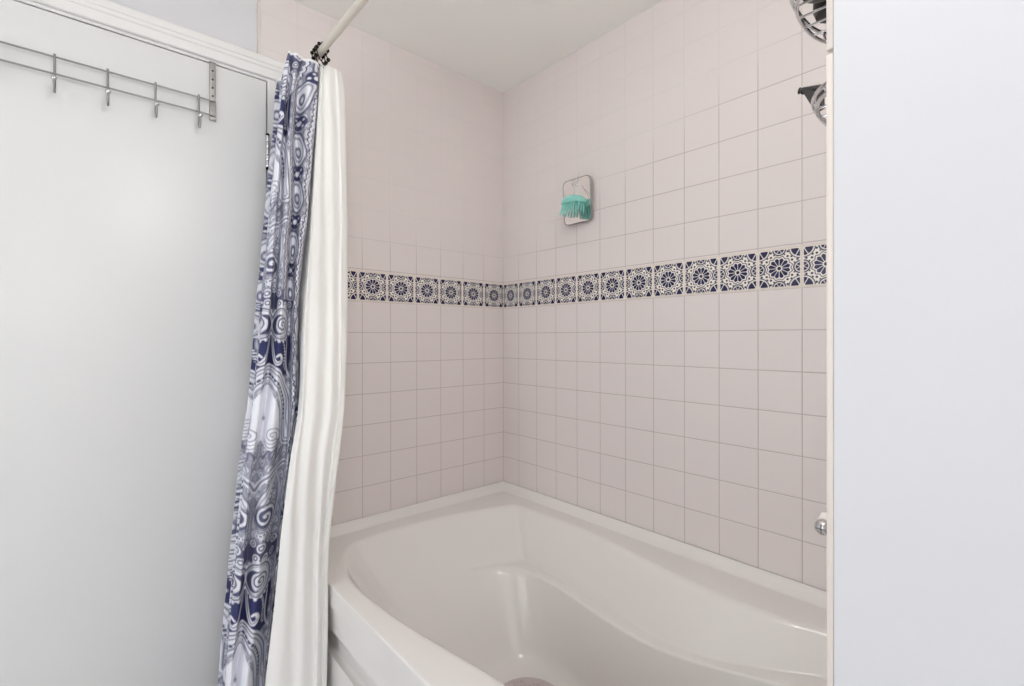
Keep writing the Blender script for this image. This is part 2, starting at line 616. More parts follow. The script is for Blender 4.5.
# ------------------------------------------------------------------ over-door hook rack
rack = empty('over_door_hook_rack', W(.05, -12.3, 5.65), 'metal hook rack with two rails and five hooks over the top of the door', 'hook rack')
for yb in (-10.2, -14.47):
    b = MB()
    pts = [(-.39, 6.9), (-.39, DZ1 + .02), (.035, DZ1 + .02), (.035, 5.64)]
    h = .075
    th = .016
    for (x0, z0), (x1, z1) in zip(pts[:-1], pts[1:]):
        b.box((min(x0, x1) - th, yb - h, min(z0, z1) - th), (max(x0, x1) + th, yb + h, max(z0, z1) + th), .0006)
    br = b.build('bracket', M['nickel'], rack)
    s = MB()
    for zz in (6.95, 6.72, 6.5, 6.28):
        s.lathe([(.0028, 0), (.0028, .0006), (.002, .0009)], W(.051, yb, zz), (1, 0, 0), 10)
    s.build('slot', M['bronze'], br)
    pl = MB()
    pl.box((.05, yb - h * 1.04, 5.64), (.085, yb + h * 1.04, 6.06), .0008)
    pl.lathe([(.0035, 0), (.003, .0015), (.001, .002)], W(.085, yb, 5.74), (1, 0, 0), 10)
    pl.build('clamp_plate', M['nickel'], br)
for z in (6.12, 5.74):
    MB().tube([W(.13, -14.5, z), W(.13, -10.17, z)], .0024, 10).build('rail', M['nickel'], rack)
for i in range(5):
    y = -10.53 - i * .906
    pts = [(.16, 6.17), (.16, 5.9), (.16, 5.6), (.165, 5.44), (.2, 5.33), (.28, 5.28), (.36, 5.32), (.40, 5.42), (.40, 5.5)]
    P = catmull(pts, 5)
    hk = MB().tube([W(a, y, z) for a, z in P], .0026, 10).build('hook', M['nickel'], rack)
    MB().ball(W(.40, y, 5.545), .0062, n=8).build('ball_tip', M['chrome'], hk)


# ------------------------------------------------------------------ bathtub
tub = empty('bathtub', W(6.9, -4.2, FLOOR), 'white alcove bathtub with sloped end and moulded armrest ledge against the tiled wall', 'bathtub')
XA, XB = .02, XP - .02
YB_ = -.02
RZ = -6.25
# control rows: outer rim point (x, y, wall?), inner rim (x, y), ledge (x, y, z), floor edge (x, y)
ROWS = [
    # outer            inner            ledge                  floor
    ((2.6, YB_, 1), (2.35, -1.00), (3.15, -1.66, -7.69), (4.95, -2.26)),
    ((3.8, YB_, 1), (3.6, -.95), (4.2, -1.72, -7.66), (5.6, -2.30)),
    ((5.2, YB_, 1), (5.2, -.96), (5.9, -1.86, -7.60), (6.2, -2.40)),
    ((7.2, YB_, 1), (7.2, -1.24), (7.4, -2.14, -7.52), (7.4, -2.70)),
    ((8.7, YB_, 1), (8.7, -1.46), (8.7, -2.38, -7.42), (8.7, -3.1)),
    ((9.9, YB_, 1), (9.9, -1.52), (9.8, -2.40, -7.27), (9.8, -3.1)),
    ((11., YB_, 1), (11., -1.43), (10.9, -2.07, -7.10), (10.8, -2.9)),
    ((12., YB_, 1), (11.9, -1.22), (11.8, -1.70, -6.97), (11.6, -2.75)),
    ((13.2, YB_, 1), (12.7, -1.25), (12.5, -1.72, -6.92), (12.15, -2.9)),
    ((XB, YB_, 1), (12.95, -1.5), (12.75, -1.95, -6.92), (12.4, -3.1)),
    ((XB, -1.6, 1), (13.05, -2.0), (12.85, -2.3, -6.95), (12.5, -3.4)),
    ((XB, -4.1, 1), (13.1, -4.1), (12.9, -4.1, -7.1), (12.55, -4.2)),
    ((XB, -6.4, 1), (13.05, -6.3), (12.85, -6.0, -6.95), (12.5, -5.0)),
    ((XB, -7.4, 1), (12.95, -6.9), (12.75, -6.5, -6.92), (12.4, -5.3)),
    ((XB, TUBY, 1), (12.75, -7.25), (12.5, -6.7, -6.92), (12.15, -5.5)),
    ((XB, TUBY, 0), (12.5, -7.4), (12.2, -6.8, -6.93), (11.9, -5.6)),
    ((12., TUBY, 0), (11.7, -7.38), (11.4, -6.75, -7.0), (11.3, -5.6)),
    ((10.5, TUBY, 0), (10.4, -7.26), (10.3, -6.4, -7.2), (10.3, -5.5)),
    ((8.6, TUBY, 0), (8.6, -7.22), (8.6, -6.2, -7.42), (8.7, -5.4)),
    ((7.1, TUBY, 0), (7.1, -7.42), (7.2, -6.4, -7.54), (7.3, -5.55)),
    ((5.7, TUBY, 0), (5.7, -7.64), (5.9, -6.7, -7.60), (6.2, -5.8)),
    ((4.6, TUBY, 0), (4.6, -7.74), (4.9, -6.85, -7.64), (5.5, -5.9)),
    ((3.6, TUBY, 0), (3.6, -7.76), (4.1, -6.95, -7.68), (5.0, -5.95)),
    ((2.6, TUBY, 0), (2.7, -7.66), (3.4, -6.95, -7.69), (4.5, -5.9)),
    ((1.3, TUBY, 0), (1.9, -7.40), (2.9, -6.8, -7.69), (4.2, -5.75)),
    ((XA, TUBY, 0), (1.55, -7.2), (2.68, -6.6, -7.69), (4.05, -5.6)),
    ((XA, TUBY, 1), (1.3, -6.98), (2.52, -6.4, -7.69), (3.95, -5.45)),
    ((XA, -7.2, 1), (1.08, -6.6), (2.38, -6.0, -7.69), (3.88, -5.2)),
    ((XA, -5.5, 1), (.98, -5.5), (2.30, -5.2, -7.69), (3.85, -4.8)),
    ((XA, -4.2, 1), (1.06, -4.2), (2.34, -4.2, -7.69), (3.86, -4.2)),
    ((XA, -3.1, 1), (1.25, -3.1), (2.48, -3.2, -7.69), (3.86, -3.85)),
    ((XA, -2.0, 1), (1.52, -2.0), (2.68, -2.3, -7.69), (3.9, -3.4)),
    ((XA, -1.0, 1), (1.70, -1.42), (2.82, -1.95, -7.69), (4.0, -3.0)),
    ((XA, YB_, 1), (1.82, -1.12), (2.92, -1.70, -7.69), (4.2, -2.62)),
    ((1.0, YB_, 1), (2.02, -1.02), (3.02, -1.65, -7.69), (4.5, -2.42)),
]
NS = 8
FZ = -9.95
K = len(ROWS)
inn = catmull([r[1] for r in ROWS], NS, True)
led = catmull([r[2] for r in ROWS], NS, True)
flo = catmull([r[3] for r in ROWS], NS, True)
outer = []
wallish = []
for i in range(K):
    a, b = ROWS[i][0], ROWS[(i + 1) % K][0]
    for j in range(NS):
        t = j / NS
        outer.append((a[0] + (b[0] - a[0]) * t, a[1] + (b[1] - a[1]) * t))
        wallish.append(1 if (a[2] and (b[2] or j == 0)) else 0)
cen = np.array([7.4, -4.25])


def inward(p, q, d):
    """move p towards q by d (plan)"""
    p = np.array(p, float)
    q = np.array(q, float)
    w = q - p
    L = np.hypot(*w)
    return p + w * (d / max(L, 1e-6))


def fillet(P, R, n=6):
    """polyline with its inner corners rounded"""
    P = [np.array(p, float) for p in P]
    out = [P[0]]
    for i in range(1, len(P) - 1):
        a, b, c = P[i - 1], P[i], P[i + 1]
        d = min(R[i - 1], .46 * np.linalg.norm(a - b), .46 * np.linalg.norm(c - b))
        s = b + (a - b) / np.linalg.norm(a - b) * d
        e = b + (c - b) / np.linalg.norm(c - b) * d
        for k in range(n + 1):
            t = k / n
            out.append(s * (1 - t) ** 2 + b * 2 * t * (1 - t) + e * t * t)
    out.append(P[-1])
    return out


def ringsmooth(A, n):
    A = np.array(A)
    for _ in range(n):
        A = (np.roll(A, 1, 0) + A * 2 + np.roll(A, -1, 0)) / 4
    return A


flo = ringsmooth(flo, 500)
li4 = []
for i in range(K * NS):
    r0 = float(np.clip((led[i][0] - 2.66) / .42, 0, 1))
    li4.append(inward(led[i][:2], flo[i], max((.5 + .15 * max(0, 1 - abs(led[i][0] - 2.95) / .6) * (led[i][1] > -3)) * r0 * float(np.clip((13.2 - led[i][0]) / .6, 0, 1)), .02)))
li4 = ringsmooth(li4, 240)
profs = []
raw = []
for i in range(K * NS):
    o, q, l, f = outer[i], inn[i], led[i], flo[i]
    if wallish[i]:
        # lip against the wall
        ox, oy = o
        bx = min(max(ox, XA + .26), XB - .26)
        by = min(oy, YB_ - .26)
        P0 = (ox, oy, -5.99)
        Pm = (bx * .25 + ox * .75, by * .25 + oy * .75, -6.04)
        P1 = (bx, by, RZ)
    else:
        P0 = (o[0], o[1], -6.75)
        Pm = (o[0], o[1], -6.50)
        P1 = (o[0], o[1], RZ)
    # width of the armrest ledge: none on the sloped end and the tap end
    ramp = float(np.clip((l[0] - 2.66) / .42, 0, 1))
    sw = .5 * ramp * float(np.clip((13.2 - l[0]) / .6, 0, 1))
    P2 = (q[0], q[1], RZ)
    P3 = (l[0], l[1], l[2])
    P4 = (li4[i][0], li4[i][1], l[2] - .05 - .06 * sw)
    if ramp < 1:                              # the sloped end runs straight down
        k3 = (RZ - P3[2]) / (RZ - FZ)
        k4 = (RZ - P4[2]) / (RZ - FZ)
        s3 = [q[0] + (f[0] - q[0]) * k3, q[1] + (f[1] - q[1]) * k3]
        s4 = [q[0] + (f[0] - q[0]) * k4, q[1] + (f[1] - q[1]) * k4]
        P3 = (s3[0] + (P3[0] - s3[0]) * ramp, s3[1] + (P3[1] - s3[1]) * ramp, P3[2])
        P4 = (s4[0] + (P4[0] - s4[0]) * ramp, s4[1] + (P4[1] - s4[1]) * ramp, P4[2])
    P5 = (f[0], f[1], FZ)
    fi = inward(f, cen, .9)
    P6 = (fi[0], fi[1], FZ - .03)
    PS = (min(max(P1[0], XA + .27), XB - .27), P1[1], RZ)
    P1b = tuple(a + (b - a) * .12 for a, b in zip(PS, P2))
    P1c = tuple(a + (b - a) * .35 for a, b in zip(PS, P2))
    raw.append((P0, Pm, P1, P1b, P1c, P2, P3, P4, P5, P6, wallish[i], ramp))
low0 = np.array([q[7] for q in raw])
low = ringsmooth(low0, 320)            # the lower basin turns its corners in wide curves
wc = np.clip(1.15 - np.hypot(low0[:, 0] - 3.0, low0[:, 1] + 2.0) / 1.5, 0, 1)[:, None]
low = low0 + (low - low0) * wc
for q, P4 in zip(raw, low):
    P0, Pm, P1, P1b, P1c, P2, P3, _, P5, P6, wal, ramp = q
    profs.append(fillet([P0, Pm, P1, P1b, P1c, P2, P3, tuple(P4), P5, P6], [.05 if not wal else .04, .16 if not wal else .13, .01, .01, .12, .05 + (1 - ramp) * .4, .07 + (1 - ramp) * .4, .42, .1]))
n = len(profs[0])
tb = MB()
vs = [W(*p) for pr in profs for p in pr]
fs = []
NN = len(profs)
for i in range(NN):
    i2 = (i + 1) % NN
    for j in range(n - 1):
        fs.append((i * n + j, i2 * n + j, i2 * n + j + 1, i * n + j + 1))
fs.append(tuple(i * n + n - 1 for i in range(NN)))
tb.add(vs, fs)
basin = tb.build('basin', M['tub'], tub, sharp=50)

# apron with its moulded step
ap = MB()
prof = [(TUBY + .035, -6.6), (TUBY + .05, -6.7), (TUBY + .06, -7.34), (TUBY + .08, -7.40), (TUBY + .20, -7.43), (TUBY + .22, -7.9), (TUBY + .19, -8.05), (TUBY + .06, -8.15), (TUBY + .04, -8.25), (TUBY + .03, FLOOR + .02)]
PR = catmull(prof, 3)
for (y0, z0), (y1, z1) in zip(PR[:-1], PR[1:]):
    ap.add([W(XA, y0, z0), W(XB, y0, z0), W(XB, y1, z1), W(XA, y1, z1)], [(0, 1, 2, 3)])
ap.build('apron', M['tub'], tub, sharp=50)

# bath mat on the tub floor
MZ = FZ + .02
mat = empty('bath_mat', W(7.3, -4.3, MZ), 'grey translucent bubble mat lying on the bottom of the bathtub', 'bath mat')
ML = 3.7
out = [(6.5 + a, -4.12 + b) for a, b in rrect(ML, 2.3, .95, 10)]
mm = MB().prism(out, MZ, MZ + .055, lambda a, b, c: W(a, b, c))
mm.build('mat_sheet', M['mat'], mat)
bb = MB()
iy = 0
y = -5.2
while y < -3.05:
    x = 4.8 + (.11 if iy % 2 else 0)
    while x < 8.3:
        dx = max(0, abs(x - 6.5) - (ML / 2 - .95))
        dy = max(0, abs(y + 4.12) - (1.15 - .95))
        if math.hypot(dx, dy) < .84:
            bb.ball(W(x, y, MZ + .055), .0095, 1, 1, .45, 4)
        x += .22
    y += .19
    iy += 1
bo = bb.build('bubbles', M['mat'], mat)
bo['kind'] = 'stuff'


# ------------------------------------------------------------------ curtain rod, rings
RY, RZR = -8.13, 7.32
rod = empty('curtain_rod', W(6.9, RY, RZR), 'cream shower curtain rod running across the tub below the ceiling', 'curtain rod')
MB().tube([W(.1, RY, RZR), W(XP - .1, RY, RZR)], .0102, 20).build('rod_tube', M['rod'], rod)
for x, s in ((.0, 1), (XP, -1)):
    MB().lathe([(.03, .001), (.03, .006), (.018, .014), (.014, .03), (.011, .03)], W(x, RY, RZR), (s, 0, 0), 24).build('end_flange', M['rod'], rod)


def ring(x, lean, label):
    r = empty('curtain_ring', W(x, RY, RZR - .25), label, 'curtain ring', 'black beaded curtain rings on the rod')
    c = W(x, RY, RZR)
    wire = MB()
    pts = []
    R = .0155
    for k in range(13):                       # open loop over the rod
        a = math.radians(-35 + 250 * k / 12)
        pts.append((c[0] + lean * .01 * math.sin(a), c[1] + R * math.cos(a), c[2] + R * math.sin(a)))
    pts += [(c[0], c[1] - .008, c[2] - .026), (c[0], c[1] + .002, c[2] - .036), (c[0] + .004, c[1] + .010, c[2] - .040)]
    pts = [(c[0], c[1] + .012, c[2] - .038), (c[0], c[1] + .017, c[2] - .024)] + pts
    wire.tube([tuple(p) for p in catmull(pts, 3)], .0016, 8)
    wire.build('wire_loop', M['bronze'], r)
    for k in range(5):
        a = math.radians(10 + 160 * k / 4)
        MB().ball((c[0] + lean * .01 * math.sin(a), c[1] + R * math.cos(a), c[2] + R * math.sin(a)),   .0052, n=7).build('roller_bead', M['bronze'], r)
    for s in (-1, 1):
        MB().ball((c[0], c[1] + s * .0175, c[2] - .022), .0056, n=7).build('end_bead', M['bronze'], r)
    return r


ring_x = [2.3, 2.12, 1.95]
ring_t = ['black beaded curtain ring nearest the open end of the curtain bundle', 'second black beaded curtain ring from the open end of the bundle',
          'third black beaded curtain ring, the one deepest in the bundle towards the tiled wall']
for i, x in enumerate(ring_x):
    ring(x, (.5, -.5, .2, -.2, .3, -.1)[i], ring_t[i])

PAIS=[
(6.95, 2.21, -8.2, 2.25, -8.39, 2.16, -8.55, 2.29, -8.74, 2.2, -8.88, 2.27, -8.91, 2.19, -8.91) ,
(6.5, 2.18, -8.2, 2.25, -8.44, 2.07, -8.61, 2.34, -8.81, 2.14, -8.89, 2.3, -8.98, 2.12, -9.0) ,
(6.0, 2.15, -8.21, 2.25, -8.48, 1.99, -8.65, 2.39, -8.88, 2.09, -8.92, 2.32, -9.04, 2.07, -9.02) ,
(5, 2.13, -8.29, 2.26, -8.53, 1.93, -8.66, 2.43, -8.95, 2.06, -8.98, 2.35, -9.12, 2.03, -9.11) ,
(4, 2.15, -8.37, 2.28, -8.58, 1.95, -8.68, 2.45, -8.99, 2.08, -9.05, 2.37, -9.21, 2.05, -9.21) ,
(3, 2.17, -8.46, 2.3, -8.64, 1.97, -8.71, 2.47, -9.04, 2.1, -9.12, 2.39, -9.28, 2.07, -9.29) ,
(2, 2.18, -8.57, 2.31, -8.74, 1.98, -8.79, 2.48, -9.11, 2.11, -9.18, 2.4, -9.35, 2.08, -9.36) ,
(1, 2.2, -8.69, 2.33, -8.82, 2.0, -8.84, 2.5, -9.16, 2.13, -9.24, 2.42, -9.42, 2.1, -9.45) ,
(0, 2.22, -8.73, 2.35, -8.86, 2.02, -8.88, 2.52, -9.22, 2.15, -9.32, 2.44, -9.51, 2.12, -9.54) ,
(-1, 2.23, -8.73, 2.36, -8.88, 2.03, -8.91, 2.53, -9.28, 2.16, -9.4, 2.45, -9.59, 2.13, -9.63) ,
(-2, 2.25, -8.73, 2.38, -8.9, 2.05, -8.94, 2.55, -9.35, 2.18, -9.5, 2.47, -9.7, 2.15, -9.74) ,
(-3, 2.27, -8.88, 2.4, -9.02, 2.07, -9.02, 2.57, -9.46, 2.2, -9.63, 2.49, -9.83, 2.17, -9.88) ,
(-4, 2.28, -9.03, 2.41, -9.14, 2.08, -9.12, 2.58, -9.56, 2.21, -9.75, 2.5, -9.94, 2.18, -9.97) ,
(-5, 2.3, -9.15, 2.43, -9.25, 2.1, -9.21, 2.6, -9.66, 2.23, -9.85, 2.52, -10.03, 2.2, -10.06) ,
(-6, 2.32, -9.25, 2.45, -9.34, 2.12, -9.31, 2.62, -9.75, 2.25, -9.93, 2.54, -10.12, 2.22, -10.16) ,
(-7, 2.33, -9.36, 2.46, -9.45, 2.13, -9.41, 2.63, -9.85, 2.26, -10.02, 2.55, -10.21, 2.23, -10.24) ,
(-8, 2.35, -9.48, 2.48, -9.56, 2.15, -9.53, 2.65, -9.97, 2.28, -10.14, 2.57, -10.31, 2.25, -10.32) ,
(-9, 2.35, -9.57, 2.48, -9.66, 2.15, -9.63, 2.65, -10.05, 2.28, -10.23, 2.57, -10.38, 2.25, -10.38) ,
(-10, 2.35, -9.65, 2.48, -9.74, 2.15, -9.7, 2.65, -10.11, 2.28, -10.3, 2.57, -10.43, 2.25, -10.44) ,
(-10.9, 2.35, -9.67, 2.48, -9.74, 2.15, -9.73, 2.65, -10.11, 2.28, -10.3, 2.57, -10.43, 2.25, -10.44) ,
]
LINR=[
(6.95, 1.58, -8.04, 2.1, -8.12, 2.14, -8.11, 2.2, -8.09, 2.14, -8.02, 2.22, -7.92, 2.17, -7.76, 2.18, -7.68, 2.02, -7.5) ,
(6.5, 1.63, -8.07, 2.15, -8.15, 2.19, -8.15, 2.25, -8.12, 2.19, -8.04, 2.27, -7.93, 2.22, -7.76, 2.23, -7.65, 2.07, -7.46) ,
(6.0, 1.63, -8.1, 2.15, -8.18, 2.19, -8.17, 2.25, -8.13, 2.19, -8.04, 2.27, -7.92, 2.22, -7.74, 2.23, -7.63, 2.07, -7.45) ,
(5, 1.63, -8.18, 2.15, -8.24, 2.19, -8.22, 2.25, -8.15, 2.19, -8.03, 2.27, -7.89, 2.22, -7.7, 2.23, -7.6, 2.07, -7.44) ,
(4, 1.63, -8.26, 2.15, -8.3, 2.19, -8.27, 2.25, -8.17, 2.19, -8.03, 2.27, -7.87, 2.22, -7.66, 2.23, -7.58, 2.07, -7.43) ,
(3, 1.63, -8.35, 2.15, -8.37, 2.19, -8.32, 2.25, -8.19, 2.19, -8.01, 2.27, -7.86, 2.22, -7.65, 2.23, -7.57, 2.07, -7.42) ,
(2, 1.63, -8.45, 2.15, -8.44, 2.19, -8.36, 2.25, -8.2, 2.19, -8.0, 2.27, -7.86, 2.22, -7.67, 2.23, -7.58, 2.07, -7.41) ,
(1, 1.73, -8.57, 2.22, -8.54, 2.26, -8.42, 2.32, -8.24, 2.26, -8.0, 2.34, -7.89, 2.29, -7.72, 2.3, -7.62, 2.14, -7.44) ,
(0, 2.0, -8.63, 2.41, -8.64, 2.43, -8.51, 2.5, -8.32, 2.43, -8.08, 2.52, -7.96, 2.45, -7.78, 2.48, -7.7, 2.32, -7.54) ,
(-1, 2.34, -8.71, 2.66, -8.73, 2.65, -8.62, 2.72, -8.43, 2.64, -8.18, 2.75, -8.06, 2.67, -7.86, 2.7, -7.8, 2.54, -7.67) ,
(-2, 2.67, -8.87, 2.9, -8.85, 2.87, -8.77, 2.95, -8.58, 2.86, -8.32, 2.97, -8.19, 2.89, -7.97, 2.93, -7.94, 2.77, -7.82) ,
(-3, 2.94, -9.12, 3.09, -9.05, 3.04, -8.93, 3.13, -8.76, 3.03, -8.52, 3.15, -8.39, 3.05, -8.18, 3.11, -8.14, 2.95, -8.02) ,
(-4, 3.04, -9.28, 3.16, -9.16, 3.11, -9.01, 3.2, -8.83, 3.1, -8.58, 3.22, -8.49, 3.12, -8.31, 3.18, -8.29, 3.02, -8.17) ,
(-5, 3.04, -9.39, 3.16, -9.23, 3.11, -9.04, 3.2, -8.87, 3.1, -8.63, 3.22, -8.56, 3.12, -8.4, 3.18, -8.39, 3.02, -8.29) ,
(-6, 3.04, -9.48, 3.16, -9.29, 3.11, -9.07, 3.2, -8.9, 3.1, -8.65, 3.22, -8.59, 3.12, -8.45, 3.18, -8.43, 3.02, -8.33) ,
(-7, 3.04, -9.59, 3.16, -9.36, 3.11, -9.11, 3.2, -8.92, 3.1, -8.66, 3.22, -8.6, 3.12, -8.46, 3.18, -8.44, 3.02, -8.34) ,
(-8, 3.04, -9.7, 3.16, -9.44, 3.11, -9.14, 3.2, -8.94, 3.1, -8.68, 3.22, -8.61, 3.12, -8.46, 3.18, -8.45, 3.02, -8.36) ,
(-9, 3.04, -9.78, 3.16, -9.49, 3.11, -9.17, 3.2, -8.97, 3.1, -8.7, 3.22, -8.62, 3.12, -8.47, 3.18, -8.46, 3.02, -8.38) ,
(-10, 3.04, -9.83, 3.16, -9.53, 3.11, -9.19, 3.2, -8.99, 3.1, -8.71, 3.22, -8.64, 3.12, -8.48, 3.18, -8.48, 3.02, -8.39) ,
(-10.9, 3.04, -9.84, 3.16, -9.53, 3.11, -9.2, 3.2, -8.99, 3.1, -8.72, 3.22, -8.64, 3.12, -8.49, 3.18, -8.49, 3.02, -8.4) ,
]



def rows_at(tab, zz):
    """smooth interpolation of the control table over height"""
    A = np.array(tab)
    A = A[::-1]
    out = np.zeros((len(zz), A.shape[1] - 1))
    for k in range(1, A.shape[1]):
        # cubic through the control heights
        z = A[:, 0]
        v = A[:, k]
        m = np.gradient(v, z)
        idx = np.clip(np.searchsorted(z, zz) - 1, 0, len(z) - 2)
        h = z[idx + 1] - z[idx]
        t = (zz - z[idx]) / h
        out[:, k - 1] = ((2 * t ** 3 - 3 * t ** 2 + 1) * v[idx] + (t ** 3 - 2 * t ** 2 + t) * h * m[idx]
                         + (-2 * t ** 3 + 3 * t ** 2) * v[idx + 1] + (t ** 3 - t ** 2) * h * m[idx + 1])
    return out


def cat_rows(ctrl, per):
    """ctrl: (rows, k, 2) -> samples along each row; per = samples per span"""
    R, k, _ = ctrl.shape
    cols = []
    for i in range(k - 1):
        p1, p2 = ctrl[:, i], ctrl[:, i + 1]
        p0 = ctrl[:, i - 1] if i > 0 else 2 * p1 - p2
        p3 = ctrl[:, i + 2] if i + 2 < k else 2 * p2 - p1
        for j in range(per[i]):
            t = j / per[i]
            cols.append(.5 * ((2 * p1) + (p2 - p0) * t + (2 * p0 - 5 * p1 + 4 * p2 - p3) * t * t + (3 * p1 - p0 - 3 * p2 + p3) * t ** 3))
    cols.append(ctrl[:, -1])
    return np.stack(cols, 1)


def cloth(name, xy, zz, mat, colors=None):
    R, C, _ = xy.shape
    co = np.zeros((R, C, 3), np.float32)
    co[:, :, 0] = xy[:, :, 0] * T
    co[:, :, 1] = xy[:, :, 1] * T
    co[:, :, 2] = (Z0 + zz * T)[:, None] if zz.ndim == 1 else Z0 + zz * T
    i, j = np.meshgrid(np.arange(R - 1), np.arange(C - 1), indexing='ij')
    a = (i * C + j).ravel()
    q = np.stack([a, a + 1, a + C + 1, a + C], 1).astype(np.int32)
    me = bpy.data.meshes.new(name)
    me.vertices.add(R * C)
    me.vertices.foreach_set('co', co.ravel())
    me.loops.add(q.size)
    me.loops.foreach_set('vertex_index', q.ravel())
    me.polygons.add(len(q))
    me.polygons.foreach_set('loop_start', np.arange(0, q.size, 4, dtype=np.int32))
    me.polygons.foreach_set('loop_total', np.full(len(q), 4, np.int32))
    me.update(calc_edges=True)
    me.validate()
    me.shade_smooth()
    if colors is not None:
        at = me.color_attributes.new('print', 'FLOAT_COLOR', 'POINT')
        at.data.foreach_set('color', np.concatenate([colors, np.ones((R, C, 1))], 2).astype(np.float32).ravel())
    me.materials.append(mat)
    o = bpy.data.objects.new(name, me)
    link(o)
    return o


# --- the paisley print, drawn in cloth coordinates: X across from a mirror axis, Y down one repeat (both in 231-unit repeats)
def paisley(X, Y, Xs):
    """returns (ink 0..1) where 1 is navy and 0 the pale ground; Xs = signed X"""
    ink = np.full(X.shape, .10)
    REP = 231.0
    Yr = np.mod(Y, REP)
    X = 48 - np.abs(np.mod(X, 96.0) - 48)

    def put(mask, val, a=1.0):
        nonlocal ink
        ink = ink * (1 - mask * a) + val * mask * a

    def sm(d, w=.55):
        return np.clip(.5 - d / (2 * w), 0, 1)

    def wrap(dy):
        return np.mod(dy + REP / 2, REP) - REP / 2

    def disc(cx, cy, r, val, ry=None):
        ry = ry or r
        d = (np.hypot((X - cx) / r, wrap(Yr - cy) / ry) - 1) * min(r, ry)
        put(sm(d), val)
        return d

    def ringline(cx, cy, r, w, val, ry=None):
        ry = ry or r
        d = (np.hypot((X - cx) / r, wrap(Yr - cy) / ry) - 1) * min(r, ry)
        put(sm(np.abs(d) - w), val)

    def spiral(cx, cy, r, turns, w, val, flip=1, ph=0.0):
        dx = (X - cx) * flip
        dy = wrap(Yr - cy)
        rr = np.hypot(dx, dy)
        th = np.arctan2(dy, dx) + ph
        pitch = r / turns
        d = np.abs(np.mod(rr / pitch - th / (2 * PI) + .5, 1) - .5) * pitch
        put(sm(d - w) * (rr < r) * (rr > pitch * .15), val)

    def stroke(pts, w, val, dots=0, taper=True):
        P = catmull(pts, 10)
        best = np.full(X.shape, 1e9)
        tt = np.zeros(X.shape)
        ylo, yhi = P[:, 1].min() - 6, P[:, 1].max() + 6
        m = (wrap(Yr - (ylo + yhi) / 2) > -(yhi - ylo) / 2 - 2) & (wrap(Yr - (ylo + yhi) / 2) < (yhi - ylo) / 2 + 2) & (X < P[:, 0].max() + 8) & (X > P[:, 0].min() - 8)
        if not m.any():
            return
        xm = X[m]
        ym = Yr[m]
        bm_ = np.full(xm.shape, 1e9)
        tm = np.zeros(xm.shape)
        L = 0.0
        for k in range(len(P) - 1):
            a, b = P[k], P[k + 1]
            dx, dy = b - a
            l2 = dx * dx + dy * dy + 1e-9
            ax_ = xm - a[0]
            ay_ = wrap(ym - a[1])
            t = np.clip((ax_ * dx + ay_ * dy) / l2, 0, 1)
            d = np.hypot(ax_ - t * dx, ay_ - t * dy)
            s = d < bm_
            bm_[s] = d[s]
            tm[s] = (L + t[s] * math.sqrt(l2))
            L += math.sqrt(l2)
        ww = w * (1 - .6 * np.abs(2 * tm / L - 1) ** 2) if taper else w
        v = sm(bm_ - ww)
        if dots:
            v = v * (np.abs(np.mod(tm / dots, 1) - .5) < .32)
        full = np.zeros(X.shape)
        full[m] = v
        put(full, val)

    # ground: a scatter of small drops with engraved outlines
    gx, gy = 8.25, 10.5
    ci = np.floor(X / gx)
    cj = np.floor((Yr + (np.mod(ci, 2)) * gy / 2) / gy)
    hsh = np.mod(np.sin(ci * 12.99 + cj * 78.23) * 43758.5, 1)
    lx = X - (ci + .5) * gx
    ly = Yr + np.mod(ci, 2) * gy / 2 - (cj + .5) * gy
    rot_ = (hsh - .5) * 2.2
    qx = lx * np.cos(rot_) + ly * np.sin(rot_)
    qy = -lx * np.sin(rot_) + ly * np.cos(rot_)
    drop = np.hypot(qx * (1.25 + .11 * qy), qy * .82)
    put((drop > 4.3).astype(float), .62)
    put(sm(np.abs(drop - 3.9) - .35), .95)
    put(sm(np.abs(drop - 2.4) - .3), .7)
    put(sm(np.hypot(qx, qy - .8) - .8), .9)
    vein = np.abs(np.mod((X * .8 + Yr * .9) / 3.1, 1) - .5)
    put((vein < .16) * (hsh > .55), .55, .7)
    # ground colour blocks
    # 1. navy field between the swirl head and the arch
    put(sm(np.maximum(np.abs(wrap(Yr - 44)) - 19, X - 30), 1.2), 1.0)
    # 2. dense navy above the swirl
    put(sm(np.maximum(np.abs(wrap(Yr - 222)) - 10, X - 34), 3), .92)
    for cx, cy, r in ((4, 214, 3), (12, 217, 4), (20, 212, 3), (27, 216, 3.5), (8, 226, 3.5), (17, 228, 4), (26, 226, 3)):
        disc(cx, cy, r, .05)
        ringline(cx, cy, r * .5, .6, .95)
    # swirl head
    disc(13, 14, 16, .12)
    ringline(13, 14, 14.2, .7, .9)
    ringline(13, 14, 12.3, .35, .7)
    disc(10, 15, 9.5, .95)
    disc(14.5, 15, 8.3, .10)
    spiral(15, 15, 8, 2.2, .75, .9)
    for k in range(22):
        a = 2 * PI * k / 22
        disc(13 + 16.6 * math.cos(a), 14 + 16.6 * math.sin(a), 1.25, .1)
    # tendrils on navy
    stroke([(1.5, 26), (3, 36), (6, 46), (10, 51), (14, 48), (12, 43), (9, 45)], 1.9, .06)
    stroke([(1.5, 26), (3, 36), (6, 46), (10, 51), (14, 48)], .5, .85, taper=False)
    stroke([(16, 30), (19, 40), (20, 52), (24, 58)], 1.6, .12, dots=3)
    stroke([(24, 28), (23, 40), (25, 52), (30, 66)], 1.5, .1)
    # teardrop arch
    for k, (w, val) in enumerate(((7.5, .10), (5.6, .85), (4.4, .12), (2.6, .8), (1.6, .12))):
        stroke([(-3, 58), (6, 61), (15, 70), (22, 84), (26, 100), (28, 122)], w, val, taper=False)
